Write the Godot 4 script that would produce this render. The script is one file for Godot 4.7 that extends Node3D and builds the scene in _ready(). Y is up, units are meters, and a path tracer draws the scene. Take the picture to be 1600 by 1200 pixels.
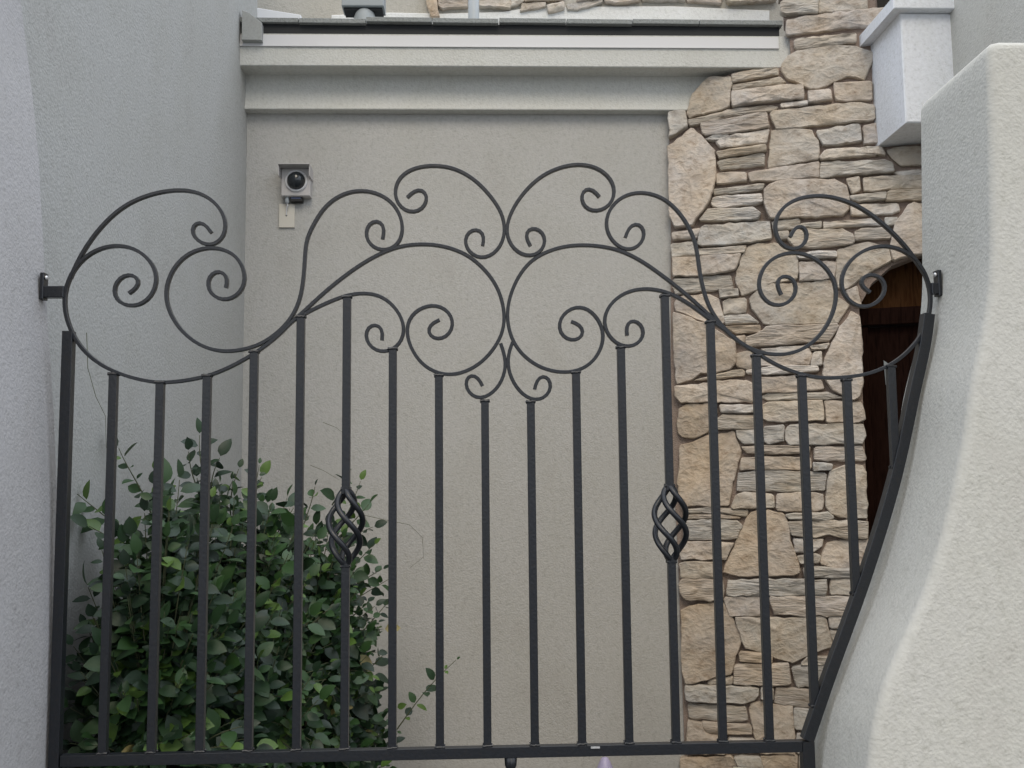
extends Node3D
# A wrought iron courtyard gate between stucco piers, with a house wall, a ledgestone wall and a shrub behind it.
# y is up, metres; the gate stands in the plane z = 0, the house wall in the plane z = -2.7.

const BACK := -2.7            # the plane of the house wall
const STONE_TURN := 17.0      # the ledgestone wall comes forward to the right by this angle
var rng := RandomNumberGenerator.new()
var noise := FastNoiseLite.new()
var M := {}
var taken := {}

# ---------------------------------------------------------------- naming and grouping
func numbered(called: String) -> String:
	var n: int = taken.get(called, 0)
	taken[called] = n + 1
	return called if n == 0 else "%s_%03d" % [called, n]

func thing(called: String, label: String, category: String, at := Vector3.ZERO, turn := 0.0, group := "") -> Node3D:
	var o := Node3D.new()
	o.name = numbered(called)
	add_child(o)
	o.position = at
	o.rotation_degrees.y = turn
	o.set_meta("label", label)
	o.set_meta("category", category)
	o.set_meta("kind", "thing")
	if group != "":
		o.set_meta("group", group)
	return o

func obj(called: String, st: SurfaceTool, mat: Material, parent: Node = self) -> MeshInstance3D:
	var mi := MeshInstance3D.new()
	mi.name = called
	mi.mesh = st.commit()
	mi.mesh.surface_set_material(0, mat)
	parent.add_child(mi, true)
	return mi

# ---------------------------------------------------------------- mesh helpers
func begin() -> SurfaceTool:
	var st := SurfaceTool.new()
	st.begin(Mesh.PRIMITIVE_TRIANGLES)
	return st

func tri(st: SurfaceTool, a: Vector3, b: Vector3, c: Vector3, out: Vector3) -> void:
	# clockwise seen from the side that "out" points to
	if (b - a).cross(c - a).dot(out) > 0.0:
		var k := b
		b = c
		c = k
	st.add_vertex(a)
	st.add_vertex(b)
	st.add_vertex(c)

func quad(st: SurfaceTool, a: Vector3, b: Vector3, c: Vector3, d: Vector3, out: Vector3) -> void:
	tri(st, a, b, c, out)
	tri(st, a, c, d, out)

func inset(poly: PackedVector2Array, by: float) -> PackedVector2Array:
	var n := poly.size()
	var res := PackedVector2Array()
	var area := 0.0
	for i in n:
		area += poly[i].cross(poly[(i + 1) % n])
	var s := 1.0 if area > 0.0 else -1.0
	for i in n:
		var e0 := (poly[i] - poly[(i + n - 1) % n]).normalized()
		var e1 := (poly[(i + 1) % n] - poly[i]).normalized()
		var n0 := Vector2(-e0.y, e0.x) * s
		var n1 := Vector2(-e1.y, e1.x) * s
		var m := (n0 + n1)
		if m.length() < 0.01:
			m = n0
		m = m.normalized()
		res.append(poly[i] + m * by / maxf(m.dot(n0), 0.5))
	return res

# a polygon in x, y pushed from z0 (back) to z1 (front) with a bevelled front rim; far: an outline of its own at the back
func prism(st: SurfaceTool, poly: PackedVector2Array, z0: float, z1: float, bevel := 0.0, far := PackedVector2Array(), smooth_from := 0, smooth_to := 0) -> void:
	var n := poly.size()
	var back := far if far.size() == n else poly
	var mid := Vector2.ZERO
	for p in poly:
		mid += p / n
	var steps := 4 if bevel > 0.008 else 1
	var front := inset(poly, bevel) if bevel > 0.0 else poly
	var rims: Array[PackedVector2Array] = [poly]
	for q in range(1, steps):
		rims.append(inset(poly, bevel * (1.0 - cos(PI / 2 * q / steps))))
	rims.append(front)
	st.set_smooth_group(-1)
	var ids := Geometry2D.triangulate_polygon(front)
	for i in range(0, ids.size(), 3):
		var f: Array[Vector3] = []
		var k: Array[Vector3] = []
		for j in 3:
			f.append(Vector3(front[ids[i + j]].x, front[ids[i + j]].y, z1))
			k.append(Vector3(back[ids[i + j]].x, back[ids[i + j]].y, z0))
		tri(st, f[0], f[1], f[2], Vector3.BACK)
		tri(st, k[0], k[1], k[2], Vector3.FORWARD)
	var area := 0.0
	for i in n:
		area += poly[i].cross(poly[(i + 1) % n])
	var s := 1.0 if area > 0.0 else -1.0
	for i in n:
		var j := (i + 1) % n
		var e := (poly[j] - poly[i]) * s
		var o := Vector3(e.y, -e.x, 0.0)
		st.set_smooth_group(0 if i >= smooth_from and i < smooth_to else -1)
		quad(st, Vector3(back[i].x, back[i].y, z0), Vector3(back[j].x, back[j].y, z0), Vector3(poly[j].x, poly[j].y, z1 - bevel), Vector3(poly[i].x, poly[i].y, z1 - bevel), o)
		if bevel > 0.0:
			for q in steps:
				var za := z1 - bevel * (1.0 - sin(PI / 2 * q / steps))
				var zc := z1 - bevel * (1.0 - sin(PI / 2 * (q + 1) / steps))
				var ra := rims[q]
				var rc := rims[q + 1]
				quad(st, Vector3(ra[i].x, ra[i].y, za), Vector3(ra[j].x, ra[j].y, za), Vector3(rc[j].x, rc[j].y, zc), Vector3(rc[i].x, rc[i].y, zc), o + Vector3(0, 0, o.length()))
	st.generate_normals()

func box(st: SurfaceTool, lo: Vector3, hi: Vector3, bevel := 0.0) -> void:
	prism(st, PackedVector2Array([Vector2(lo.x, lo.y), Vector2(hi.x, lo.y), Vector2(hi.x, hi.y), Vector2(lo.x, hi.y)]), lo.z, hi.z, bevel)

# a bar of width w (in the plane of the path) and depth d, corners cut by c, swept along points
func sweep(st: SurfaceTool, pts: PackedVector3Array, w: float, d: float, c: float, side := Vector3.BACK) -> void:
	var n := pts.size()
	var sec: Array[Vector2] = [Vector2(-w + c, -d), Vector2(w - c, -d), Vector2(w, -d + c), Vector2(w, d - c), Vector2(w - c, d), Vector2(-w + c, d), Vector2(-w, d - c), Vector2(-w, -d + c)]
	var rings: Array[PackedVector3Array] = []
	for i in n:
		var t := (pts[mini(i + 1, n - 1)] - pts[maxi(i - 1, 0)]).normalized()
		var b := (side - t * side.dot(t)).normalized()
		var a := t.cross(b)
		var ring := PackedVector3Array()
		for q in sec:
			ring.append(pts[i] + a * q.x * 0.5 + b * q.y * 0.5)
		rings.append(ring)
	st.set_smooth_group(-1)
	for i in n - 1:
		for k in 8:
			var l := (k + 1) % 8
			var o := rings[i][k] + rings[i][l] - pts[i] * 2.0
			quad(st, rings[i][k], rings[i][l], rings[i + 1][l], rings[i + 1][k], o)
	for e in [0, n - 1]:
		var o2: Vector3 = pts[0] - pts[1] if e == 0 else pts[n - 1] - pts[n - 2]
		for k in range(1, 7):
			tri(st, rings[e][0], rings[e][k], rings[e][k + 1], o2)
	st.generate_normals()

# a round rod along points, radius r0 to r1
func rod(st: SurfaceTool, pts: PackedVector3Array, r0: float, r1: float, sides := 8) -> void:
	var n := pts.size()
	var rings: Array[PackedVector3Array] = []
	var b := Vector3.UP
	for i in n:
		var t := (pts[mini(i + 1, n - 1)] - pts[maxi(i - 1, 0)]).normalized()
		if i == 0:
			b = t.cross(Vector3.RIGHT if absf(t.x) < 0.8 else Vector3.UP).normalized()
		b = (b - t * b.dot(t)).normalized()
		var a := t.cross(b)
		var ring := PackedVector3Array()
		var r := lerpf(r0, r1, float(i) / (n - 1))
		for k in sides:
			ring.append(pts[i] + (a * cos(TAU * k / sides) + b * sin(TAU * k / sides)) * r)
		rings.append(ring)
	st.set_smooth_group(0)
	for i in n - 1:
		for k in sides:
			var l := (k + 1) % sides
			quad(st, rings[i][k], rings[i][l], rings[i + 1][l], rings[i + 1][k], rings[i][k] + rings[i][l] - pts[i] * 2.0)
	st.set_smooth_group(-1)
	for e in [0, n - 1]:
		var o: Vector3 = pts[0] - pts[1] if e == 0 else pts[n - 1] - pts[n - 2]
		for k in range(1, sides - 1):
			tri(st, rings[e][0], rings[e][k], rings[e][k + 1], o)
	st.generate_normals()

# a profile of (radius, along) turned about an axis through at
func lathe(st: SurfaceTool, at: Vector3, axis: Vector3, prof: PackedVector2Array, sides := 24) -> void:
	var a := axis.cross(Vector3.RIGHT if absf(axis.x) < 0.8 else Vector3.UP).normalized()
	var b := axis.cross(a)
	st.set_smooth_group(0)
	for i in prof.size() - 1:
		for k in sides:
			var t0 := TAU * k / sides
			var t1 := TAU * (k + 1) / sides
			var d0 := a * cos(t0) + b * sin(t0)
			var d1 := a * cos(t1) + b * sin(t1)
			var e := prof[i + 1] - prof[i]
			var o := (d0 + d1) * e.y - axis * e.x * 2.0
			var p0 := at + d0 * prof[i].x + axis * prof[i].y
			var p1 := at + d1 * prof[i].x + axis * prof[i].y
			var p2 := at + d1 * prof[i + 1].x + axis * prof[i + 1].y
			var p3 := at + d0 * prof[i + 1].x + axis * prof[i + 1].y
			if prof[i].x > 1e-5:
				tri(st, p0, p1, p2, o)
			if prof[i + 1].x > 1e-5:
				tri(st, p0, p2, p3, o)
	st.generate_normals()

func smooth_path(mm: Array) -> PackedVector3Array:
	var raw := PackedVector2Array()
	for i in range(0, mm.size(), 2):
		raw.append(Vector2(mm[i], mm[i + 1]) * 0.001)
	var dense := PackedVector2Array()
	for i in raw.size() - 1:
		var p0 := raw[maxi(i - 1, 0)]
		var p3 := raw[mini(i + 2, raw.size() - 1)]
		var n := maxi(2, int(raw[i].distance_to(raw[i + 1]) / 0.006))
		for k in n:
			dense.append(raw[i].cubic_interpolate(raw[i + 1], p0, p3, float(k) / n))
	dense.append(raw[raw.size() - 1])
	for pass_no in 26:
		var was := dense.duplicate()
		for i in range(1, dense.size() - 1):
			dense[i] = was[i] * 0.5 + (was[i - 1] + was[i + 1]) * 0.25
	var out := PackedVector3Array()
	for i in dense.size():
		if i % 2 == 0 or i == dense.size() - 1:
			out.append(Vector3(dense[i].x, dense[i].y, 0.0))
	return out

# ---------------------------------------------------------------- materials
func noise_tex(freq: float, oct: int, ramp: Array, size := 1024, seed_no := 1, kind := FastNoiseLite.TYPE_SIMPLEX_SMOOTH) -> NoiseTexture2D:
	var f := FastNoiseLite.new()
	f.seed = seed_no
	f.noise_type = kind
	f.frequency = freq
	f.fractal_octaves = oct
	f.fractal_gain = 0.55
	var t := NoiseTexture2D.new()
	t.width = size
	t.height = size
	t.seamless = true
	t.noise = f
	if ramp.size() > 0:
		var g := Gradient.new()
		var offs := PackedFloat32Array()
		var cols := PackedColorArray()
		for i in ramp.size():
			offs.append(float(i) / (ramp.size() - 1))
			cols.append(ramp[i])
		g.offsets = offs
		g.colors = cols
		t.color_ramp = g
	return t

func lin(r: float, g: float, b: float) -> Color:
	return Color(r, g, b).linear_to_srgb()

func plain(c: Color, rough: float, metal := 0.0) -> StandardMaterial3D:
	var m := StandardMaterial3D.new()
	m.albedo_color = c
	m.roughness = rough
	m.metallic = metal
	return m

var cloud: NoiseTexture2D

func stucco(c: Color, relief: NoiseTexture2D, grain: NoiseTexture2D, height_cm: float, per_metre: float) -> StandardMaterial3D:
	var m := plain(c, 0.92)
	m.albedo_texture = grain
	m.heightmap_enabled = true
	m.heightmap_texture = relief
	m.heightmap_scale = height_cm
	m.uv1_triplanar = true
	m.uv1_world_triplanar = true
	m.uv1_scale = Vector3.ONE * per_metre
	if cloud != null:
		m.detail_enabled = true
		m.detail_albedo = cloud
		m.detail_blend_mode = BaseMaterial3D.BLEND_MODE_MUL
		m.detail_uv_layer = BaseMaterial3D.DETAIL_UV_2
		m.uv2_triplanar = true
		m.uv2_world_triplanar = true
		m.uv2_scale = Vector3(0.31, 0.22, 0.31)
	return m

func make_materials() -> void:
	var relief := noise_tex(0.075, 3, [Color.BLACK, Color(0.35, 0.35, 0.35), Color(0.8, 0.8, 0.8), Color.WHITE], 1024, 3)
	var grain := noise_tex(0.035, 5, [Color(0.86, 0.86, 0.85), Color(0.95, 0.95, 0.95), Color(0.97, 0.97, 0.97), Color(1, 1, 1)], 1024, 5)
	cloud = noise_tex(0.008, 6, [Color(0.955, 0.95, 0.945), Color(0.98, 0.98, 0.975), Color(0.99, 0.99, 0.99), Color(1, 1, 1)], 1024, 41)
	M.wall = stucco(lin(0.505, 0.497, 0.475), relief, grain, 0.13, 0.9)
	M.side = stucco(lin(0.47, 0.47, 0.45), relief, grain, 0.13, 0.9)  # wall stucco a little darker; some of the side's shade is in the colour
	M.trim = stucco(lin(0.66, 0.66, 0.625), relief, grain, 0.16, 0.9)
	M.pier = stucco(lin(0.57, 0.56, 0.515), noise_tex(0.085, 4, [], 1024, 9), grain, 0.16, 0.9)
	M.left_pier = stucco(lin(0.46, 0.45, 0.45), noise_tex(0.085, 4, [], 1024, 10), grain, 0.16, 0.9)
	M.ledge = stucco(lin(0.84, 0.86, 0.9), relief, grain, 0.12, 0.9)
	M.upper = stucco(lin(0.5, 0.48, 0.43), relief, grain, 0.15, 0.9)
	M.curb = stucco(lin(0.82, 0.83, 0.82), relief, grain, 0.1, 0.9)
	# stone: faces tinted by vertex colour, streaked along the beds
	var bed := noise_tex(0.012, 5, [Color(0.74, 0.68, 0.62), Color(0.9, 0.87, 0.84), Color(1, 0.98, 0.96), Color(0.95, 0.94, 0.93), Color(0.78, 0.76, 0.74)], 1024, 11)
	var chip := noise_tex(0.011, 5, [], 1024, 13)
	(chip.noise as FastNoiseLite).fractal_type = FastNoiseLite.FRACTAL_RIDGED
	for k in [["stone", Vector3(1.1, 1.4, 1.1), 0.8], ["layered", Vector3(0.8, 4.5, 0.8), 0.9]]:
		var m := plain(Color.WHITE, 0.88)
		m.vertex_color_use_as_albedo = true
		m.albedo_texture = bed
		m.heightmap_enabled = true
		m.heightmap_texture = chip
		m.heightmap_scale = k[2]
		m.uv1_triplanar = true
		m.uv1_world_triplanar = true
		m.uv1_scale = k[1]
		M[k[0]] = m
	M.mortar = stucco(lin(0.36, 0.28, 0.235), relief, grain, 0.5, 2.0)
	# painted iron
	var m2 := plain(lin(0.0125, 0.0145, 0.019), 0.36)
	m2.metallic_specular = 0.5
	m2.albedo_texture = noise_tex(0.02, 5, [Color(1, 0.86, 0.75), Color(0.9, 0.9, 0.9), Color(0.8, 0.82, 0.84), Color(1, 1, 1)], 512, 19)
	m2.heightmap_enabled = true
	m2.heightmap_texture = noise_tex(0.03, 3, [], 512, 17)
	m2.heightmap_scale = 0.04
	m2.uv1_triplanar = true
	m2.uv1_scale = Vector3.ONE * 5.0
	M.iron = m2
	M.bare = plain(lin(0.6, 0.6, 0.6), 0.4, 0.6)
	M.slate = stucco(lin(0.3, 0.315, 0.31), chip, grain, 0.4, 2.0)
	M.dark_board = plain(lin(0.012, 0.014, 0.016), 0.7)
	M.white_metal = plain(lin(0.66, 0.66, 0.67), 0.45)
	M.grey_metal = stucco(lin(0.42, 0.43, 0.42), chip, grain, 0.05, 1.5)
	M.flash = plain(lin(0.72, 0.74, 0.77), 0.5)
	M.vent = plain(lin(0.3, 0.33, 0.345), 0.55)
	M.pipe = plain(lin(0.36, 0.39, 0.41), 0.5)
	M.plastic = plain(lin(0.5, 0.48, 0.47), 0.5)
	M.plate = plain(lin(0.6, 0.57, 0.5), 0.5)
	M.dome = plain(lin(0.02, 0.024, 0.028), 0.06)
	M.black = plain(lin(0.015, 0.015, 0.015), 0.6)
	M.label = plain(lin(0.1, 0.13, 0.25), 0.5)
	var wood := noise_tex(0.01, 4, [Color(0.55, 0.5, 0.45), Color(1, 1, 1), Color(0.75, 0.7, 0.66)], 512, 23)
	for k in [["wood", lin(0.065, 0.03, 0.012)], ["dark_wood", lin(0.016, 0.007, 0.005)]]:
		var w := plain(k[1], 0.85)
		w.metallic_specular = 0.15
		w.albedo_texture = wood
		w.uv1_triplanar = true
		w.uv1_scale = Vector3(6, 0.7, 6)
		M[k[0]] = w
	M.door_glass = plain(lin(0.004, 0.003, 0.003), 0.15)
	M.concrete = stucco(lin(0.1, 0.1, 0.098), chip, grain, 0.2, 0.8)
	M.step = stucco(lin(0.6, 0.57, 0.48), chip, grain, 0.15, 1.2)
	M.lilac = plain(lin(0.42, 0.38, 0.55), 0.4)
	M.stem = plain(lin(0.06, 0.04, 0.025), 0.8)
	M.twig = plain(lin(0.09, 0.1, 0.05), 0.7)
	var tones := [lin(0.009, 0.026, 0.011), lin(0.014, 0.039, 0.013), lin(0.026, 0.066, 0.018), lin(0.075, 0.14, 0.026), lin(0.26, 0.22, 0.08)]
	for i in 5:
		var l := plain(tones[i], 0.5)
		l.backlight_enabled = true
		l.backlight = tones[i] * 0.6
		M["leaf%d" % i] = l

# ---------------------------------------------------------------- stones
const TONES := {"b": [0.545, 0.5, 0.435], "p": [0.57, 0.52, 0.465], "g": [0.53, 0.51, 0.47], "w": [0.68, 0.65, 0.61], "o": [0.535, 0.465, 0.385]}
var warm_below := 1.3

func stone(parent: Node3D, tone: String, mm: Array) -> void:
	var raw := PackedVector2Array()
	for i in range(0, mm.size(), 2):
		raw.append(Vector2(mm[i], mm[i + 1]) * 0.001)
	var lo := raw[0]
	var hi := raw[0]
	for p in raw:
		lo = lo.min(p)
		hi = hi.max(p)
	var thin := minf(hi.x - lo.x, hi.y - lo.y)
	# cut corners, then break the edges up
	var cut := PackedVector2Array()
	var n := raw.size()
	for i in n:
		var a := raw[(i + n - 1) % n]
		var b := raw[i]
		var c := raw[(i + 1) % n]
		var r := minf(0.002 + rng.randf() * 0.007, thin * 0.12)
		cut.append(b + (a - b).normalized() * minf(r, a.distance_to(b) * 0.4))
		cut.append(b + (c - b).normalized() * minf(r, c.distance_to(b) * 0.4))
	var edge := PackedVector2Array()
	n = cut.size()
	for i in n:
		var a := cut[i]
		var b := cut[(i + 1) % n]
		var k := maxi(1, int(a.distance_to(b) / 0.03))
		for j in k:
			var p := a.lerp(b, float(j) / k)
			p += Vector2(noise.get_noise_2d(p.x * 900.0, p.y * 900.0), noise.get_noise_2d(p.y * 900.0 + 77.0, p.x * 900.0)) * minf(0.008, thin * 0.09)
			p += Vector2(rng.randf_range(-1, 1), rng.randf_range(-1, 1)) * minf(0.0018, thin * 0.03)
			edge.append(p)
	n = edge.size()
	var mid := Vector2.ZERO
	for p in edge:
		mid += p / n
	var layered := tone.length() > 1
	var h := rng.randf_range(0.026, 0.05)
	var tilt := Vector2(rng.randf_range(-1, 1), rng.randf_range(-1.2, 0.6)) * 0.05
	edge = inset(edge, -0.0035)
	var lip := minf(0.0045, thin * 0.1)
	var rim := inset(edge, lip)
	var base: Array = TONES[tone[0]]
	var f := rng.randf_range(0.88, 1.08)
	var col := Color(base[0] * f, base[1] * f, base[2] * f)
	var ring: Array[PackedVector3Array] = []
	for k in 5:
		var r := PackedVector3Array()
		for i in n:
			var p := edge[i]
			var z := -0.012
			if k == 1:
				z = h - 0.007 + noise.get_noise_2d(p.x * 500.0, p.y * 500.0 + 31.0) * 0.005
			elif k == 2:
				p = rim[i]
				z = h + noise.get_noise_2d(p.x * 420.0, p.y * 420.0) * 0.008
			elif k > 2:
				p = rim[i].lerp(mid, 0.36 if k == 3 else 0.72)
				z = h + 0.002 + noise.get_noise_2d(p.x * 330.0, p.y * (900.0 if layered else 330.0)) * 0.02
			if k > 0:
				z += tilt.dot(p - mid)
			r.append(Vector3(p.x - mid.x, p.y - mid.y, z))
		ring.append(r)
	var st := begin()
	st.set_smooth_group(0)
	var tint := func(v: Vector3) -> Color:
		var q := noise.get_noise_2d((v.x + mid.x) * 260.0 + 500.0, (v.y + mid.y) * (700.0 if layered else 260.0))
		var w := noise.get_noise_2d((v.x + mid.x) * 150.0 - 300.0, (v.y + mid.y) * 150.0)
		return Color(col.r * (1.0 + q * 0.18 + w * 0.07), col.g * (1.0 + q * 0.21), col.b * (1.0 + q * 0.24 - w * 0.12))
	var faces: Array[Vector3] = []
	for k in 4:
		for i in n:
			var j := (i + 1) % n
			faces.append_array([ring[k][i], ring[k][j], ring[k + 1][j], ring[k][i], ring[k + 1][j], ring[k + 1][i]])
	var top := Vector3(0, 0, h + 0.003)
	for i in n:
		faces.append_array([ring[4][i], ring[4][(i + 1) % n], top])
	for i in range(0, faces.size(), 3):
		if i % (n * 6) == 0:
			st.set_smooth_group(mini(i / (n * 6), 2))
		var a := faces[i]
		var b := faces[i + 1]
		var c := faces[i + 2]
		var o := (a + b + c) / 3.0
		o = Vector3(o.x, o.y, 0.0) * (1.0 if i < n * 6 else 0.0) + Vector3(0, 0, 0.0 if i < n * 6 else 1.0)
		if (b - a).cross(c - a).dot(o) > 0.0:
			var s := b
			b = c
			c = s
		for v in [a, b, c]:
			st.set_color(tint.call(v))
			st.add_vertex(v)
	st.generate_normals()
	var mi := obj("stone", st, M.layered if layered else M.stone, parent)
	mi.position = Vector3(mid.x, mid.y, 0.0)

# ---------------------------------------------------------------- the gate
var scroll_no := 0

func scroll(g: Node3D, mm: Array) -> void:
	var st := begin()
	scroll_no += 1
	sweep(st, smooth_path(mm), 0.0092, 0.0128 + 0.0007 * (scroll_no % 4), 0.002)
	obj("scroll", st, M.iron, g)

func bar(g: Node3D, x: float, y0: float, y1: float, w := 0.0205) -> void:
	var st := begin()
	sweep(st, PackedVector3Array([Vector3(x, y0, 0), Vector3(x, y1, 0)]), w, w, 0.002)
	var b := obj("bar", st, M.iron, g)
	# weld beads at the two ends
	for y in [y0, y1]:
		for e in [-1, 1]:
			st = begin()
			var pts := PackedVector3Array()
			for i in 6:
				pts.append(Vector3(x + w * (i / 5.0 - 0.5) * 1.25, y - 0.002 * signf(y - 1.35) + rng.randf_range(-0.0012, 0.0012), e * w * 0.42))
			rod(st, pts, 0.0045, 0.0038, 6)
			obj("weld", st, M.iron, b)

func basket(g: Node3D, x: float, y0: float, y1: float) -> void:
	var k := begin()
	sweep(k, PackedVector3Array([Vector3(x, y0 - 0.008, 0), Vector3(x, y0 + 0.008, 0)]), 0.025, 0.025, 0.006)
	var b := obj("basket", k, M.iron, g)
	var e := begin()
	sweep(e, PackedVector3Array([Vector3(x, y1 - 0.008, 0), Vector3(x, y1 + 0.008, 0)]), 0.025, 0.025, 0.006)
	obj("collar", e, M.iron, b)
	for i in 4:
		var pts := PackedVector3Array()
		for s in 33:
			var t := s / 32.0
			var a := TAU * (i / 4.0 + 0.1 + t * 0.62)
			var r := 0.007 + 0.038 * pow(sin(PI * t), 0.8)
			pts.append(Vector3(x + cos(a) * r, lerpf(y0, y1, t), sin(a) * r))
		var st := begin()
		rod(st, pts, 0.0078, 0.0078, 8)
		obj("wire", st, M.iron, b)

func build_gate() -> void:
	var g := thing("wrought_iron_gate", "black wrought iron gate with scrolled crest and vertical bars between stucco piers", "gate")
	var st := begin()
	sweep(st, PackedVector3Array([Vector3(-1.133, 0.857, 0), Vector3(0.752, 0.857, 0)]), 0.0275, 0.0245, 0.002)
	obj("rail", st, M.iron, g)
	st = begin()
	sweep(st, PackedVector3Array([Vector3(-1.149, 0.03, 0), Vector3(-1.151, 1.95, 0)]), 0.0265, 0.027, 0.002)
	obj("post", st, M.iron, g)
	st = begin()
	sweep(st, PackedVector3Array([Vector3(0.768, 0.03, 0), Vector3(0.768, 0.87, 0)]), 0.031, 0.0315, 0.002)
	obj("post", st, M.iron, g)
	st = begin()
	var diag := smooth_path([1144, 1985, 1128, 1900, 1095, 1780, 1028, 1535, 939, 1288, 836, 1042, 768, 872])
	sweep(st, diag, 0.029, 0.0305, 0.002)
	obj("slanted_post", st, M.iron, g)
	var tops := [1838, 1815, 1833, 1895, 1988, 2041, 1901, 1829, 1760, 1757, 1835, 1901, 2041, 1969, 1877, 1821, 1809, 1845]
	for i in 18:
		var x := -1.0315 + i * 0.12155
		var y0 := 0.871
		if i == 15: y0 = 0.955
		if i == 16: y0 = 1.24
		if i == 17: y0 = 1.575
		if i == 5 or i == 12:
			bar(g, x, 0.871, 1.33)
			bar(g, x, 1.533, tops[i] * 0.001)
			basket(g, x, 1.338, 1.526)
		else:
			bar(g, x, y0, tops[i] * 0.001)
	scroll(g, [-1152, 2092, -1140, 2124, -1119, 2167, -1079, 2227, -1024, 2282, -963, 2314, -896, 2330, -839, 2329, -794, 2311, -759, 2276, -745, 2238, -752, 2201, -774, 2179, -799, 2178, -828, 2195, -843, 2221, -836, 2243, -815, 2252, -798, 2241, -785, 2214])
	scroll(g, [-998, 2051, -973, 2063, -964, 2080, -974, 2100, -1000, 2108, -1027, 2095, -1041, 2063, -1033, 2032, -1005, 2015, -975, 2015, -947, 2031, -929, 2060, -924, 2088, -933, 2123, -959, 2155, -993, 2175, -1032, 2181, -1071, 2175, -1113, 2152, -1147, 2109, -1164, 2061, -1164, 2009, -1145, 1950, -1113, 1901, -1062, 1859, -995, 1830, -923, 1814, -862, 1816, -784, 1831, -712, 1862, -640, 1907, -585, 1955, -585, 1960, -552, 1987, -479, 2056, -402, 2117, -337, 2156, -283, 2176, -229, 2182, -169, 2177, -103, 2152, -49, 2103, -19, 2054, -5, 1993, -11, 1939, -39, 1891, -75, 1855, -122, 1832, -170, 1829, -217, 1850, -247, 1886, -264, 1928, -266, 1965, -250, 1995, -217, 2014, -181, 2017, -151, 2000, -138, 1967, -149, 1937, -176, 1919, -202, 1925, -217, 1946, -208, 1967, -178, 1976])
	scroll(g, [-744, 2065, -733, 2088, -748, 2111, -767, 2117, -789, 2102, -796, 2077, -786, 2048, -760, 2030, -732, 2031, -704, 2050, -691, 2082, -697, 2117, -717, 2151, -751, 2170, -791, 2175, -836, 2163, -874, 2131, -896, 2088, -902, 2048, -891, 2000, -859, 1951, -814, 1914, -763, 1896, -713, 1896, -657, 1910, -613, 1938, -574, 1978, -549, 2030, -539, 2099, -535, 2178, -531, 2202, -516, 2233, -487, 2282, -445, 2316, -397, 2330, -349, 2324, -307, 2300, -283, 2263, -274, 2220, -286, 2180, -313, 2165, -343, 2164, -370, 2184, -379, 2214, -370, 2242, -346, 2254, -325, 2245, -319, 2223, -330, 2196])
	scroll(g, [-561, 1978, -538, 1993, -491, 2017, -425, 2044, -372, 2050, -330, 2040, -295, 2010, -274, 1971, -271, 1940, -286, 1907, -312, 1891, -342, 1890, -369, 1908, -379, 1941, -369, 1965, -348, 1973, -327, 1962, -324, 1944, -331, 1922])
	scroll(g, [-264, 2310, -247, 2334, -226, 2341, -207, 2322, -208, 2294, -226, 2271, -253, 2264, -280, 2276, -296, 2300, -299, 2331, -289, 2362, -259, 2387, -216, 2398, -168, 2398, -120, 2384, -71, 2350, -29, 2300, -8, 2263, 0, 2223, -6, 2189, -24, 2158, -55, 2141, -85, 2145, -109, 2171, -113, 2195, -99, 2223, -78, 2230, -57, 2220, -53, 2201, -62, 2177])
	scroll(g, [-16, 1912, -4, 1879, -2, 1849, -13, 1810, -40, 1777, -75, 1760, -105, 1778, -115, 1805, -108, 1828, -90, 1836, -72, 1825, -65, 1798])
	scroll(g, [256, 2311, 246, 2332, 228, 2344, 206, 2330, 203, 2303, 217, 2276, 248, 2268, 281, 2281, 297, 2305, 300, 2334, 289, 2362, 259, 2390, 217, 2402, 174, 2400, 118, 2381, 69, 2344, 29, 2294, 8, 2251, 1, 2214, 10, 2183, 34, 2155, 67, 2144, 97, 2158, 112, 2189, 104, 2216, 77, 2231, 53, 2223, 48, 2201, 67, 2176])
	scroll(g, [324, 2199, 329, 2228, 351, 2246, 372, 2238, 381, 2213, 371, 2182, 343, 2162, 313, 2167, 286, 2191, 271, 2225, 275, 2263, 297, 2297, 331, 2319, 374, 2325, 423, 2312, 465, 2278, 500, 2225, 517, 2175, 522, 2120, 532, 2058, 549, 2003, 584, 1951, 631, 1908, 663, 1890, 711, 1877, 766, 1880, 810, 1898, 854, 1938, 884, 1989, 897, 2045, 888, 2088, 862, 2125, 820, 2151, 777, 2158, 734, 2147, 699, 2119, 682, 2076, 687, 2039, 710, 2012, 744, 2007, 775, 2024, 791, 2054, 786, 2082, 765, 2096, 741, 2095, 727, 2073, 745, 2040])
	scroll(g, [173, 1970, 200, 1967, 213, 1947, 205, 1923, 178, 1913, 148, 1926, 135, 1953, 146, 1987, 180, 2011, 216, 2008, 242, 1983, 259, 1950, 259, 1913, 243, 1877, 213, 1847, 171, 1833, 123, 1836, 75, 1854, 28, 1897, 7, 1945, 2, 1993, 11, 2042, 36, 2097, 73, 2140, 128, 2167, 182, 2178, 243, 2177, 304, 2165, 364, 2136, 429, 2089, 495, 2034, 560, 1973, 619, 1917, 666, 1887, 723, 1850, 789, 1824, 849, 1813, 916, 1816, 978, 1825, 1046, 1854, 1098, 1897, 1134, 1945, 1153, 2007, 1154, 2056, 1142, 2099, 1116, 2140, 1080, 2165, 1031, 2176, 981, 2165, 936, 2134, 912, 2094, 909, 2057, 925, 2023, 961, 2003, 998, 2010, 1028, 2038, 1035, 2069, 1021, 2091, 990, 2100, 962, 2088, 955, 2066, 988, 2046])
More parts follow.
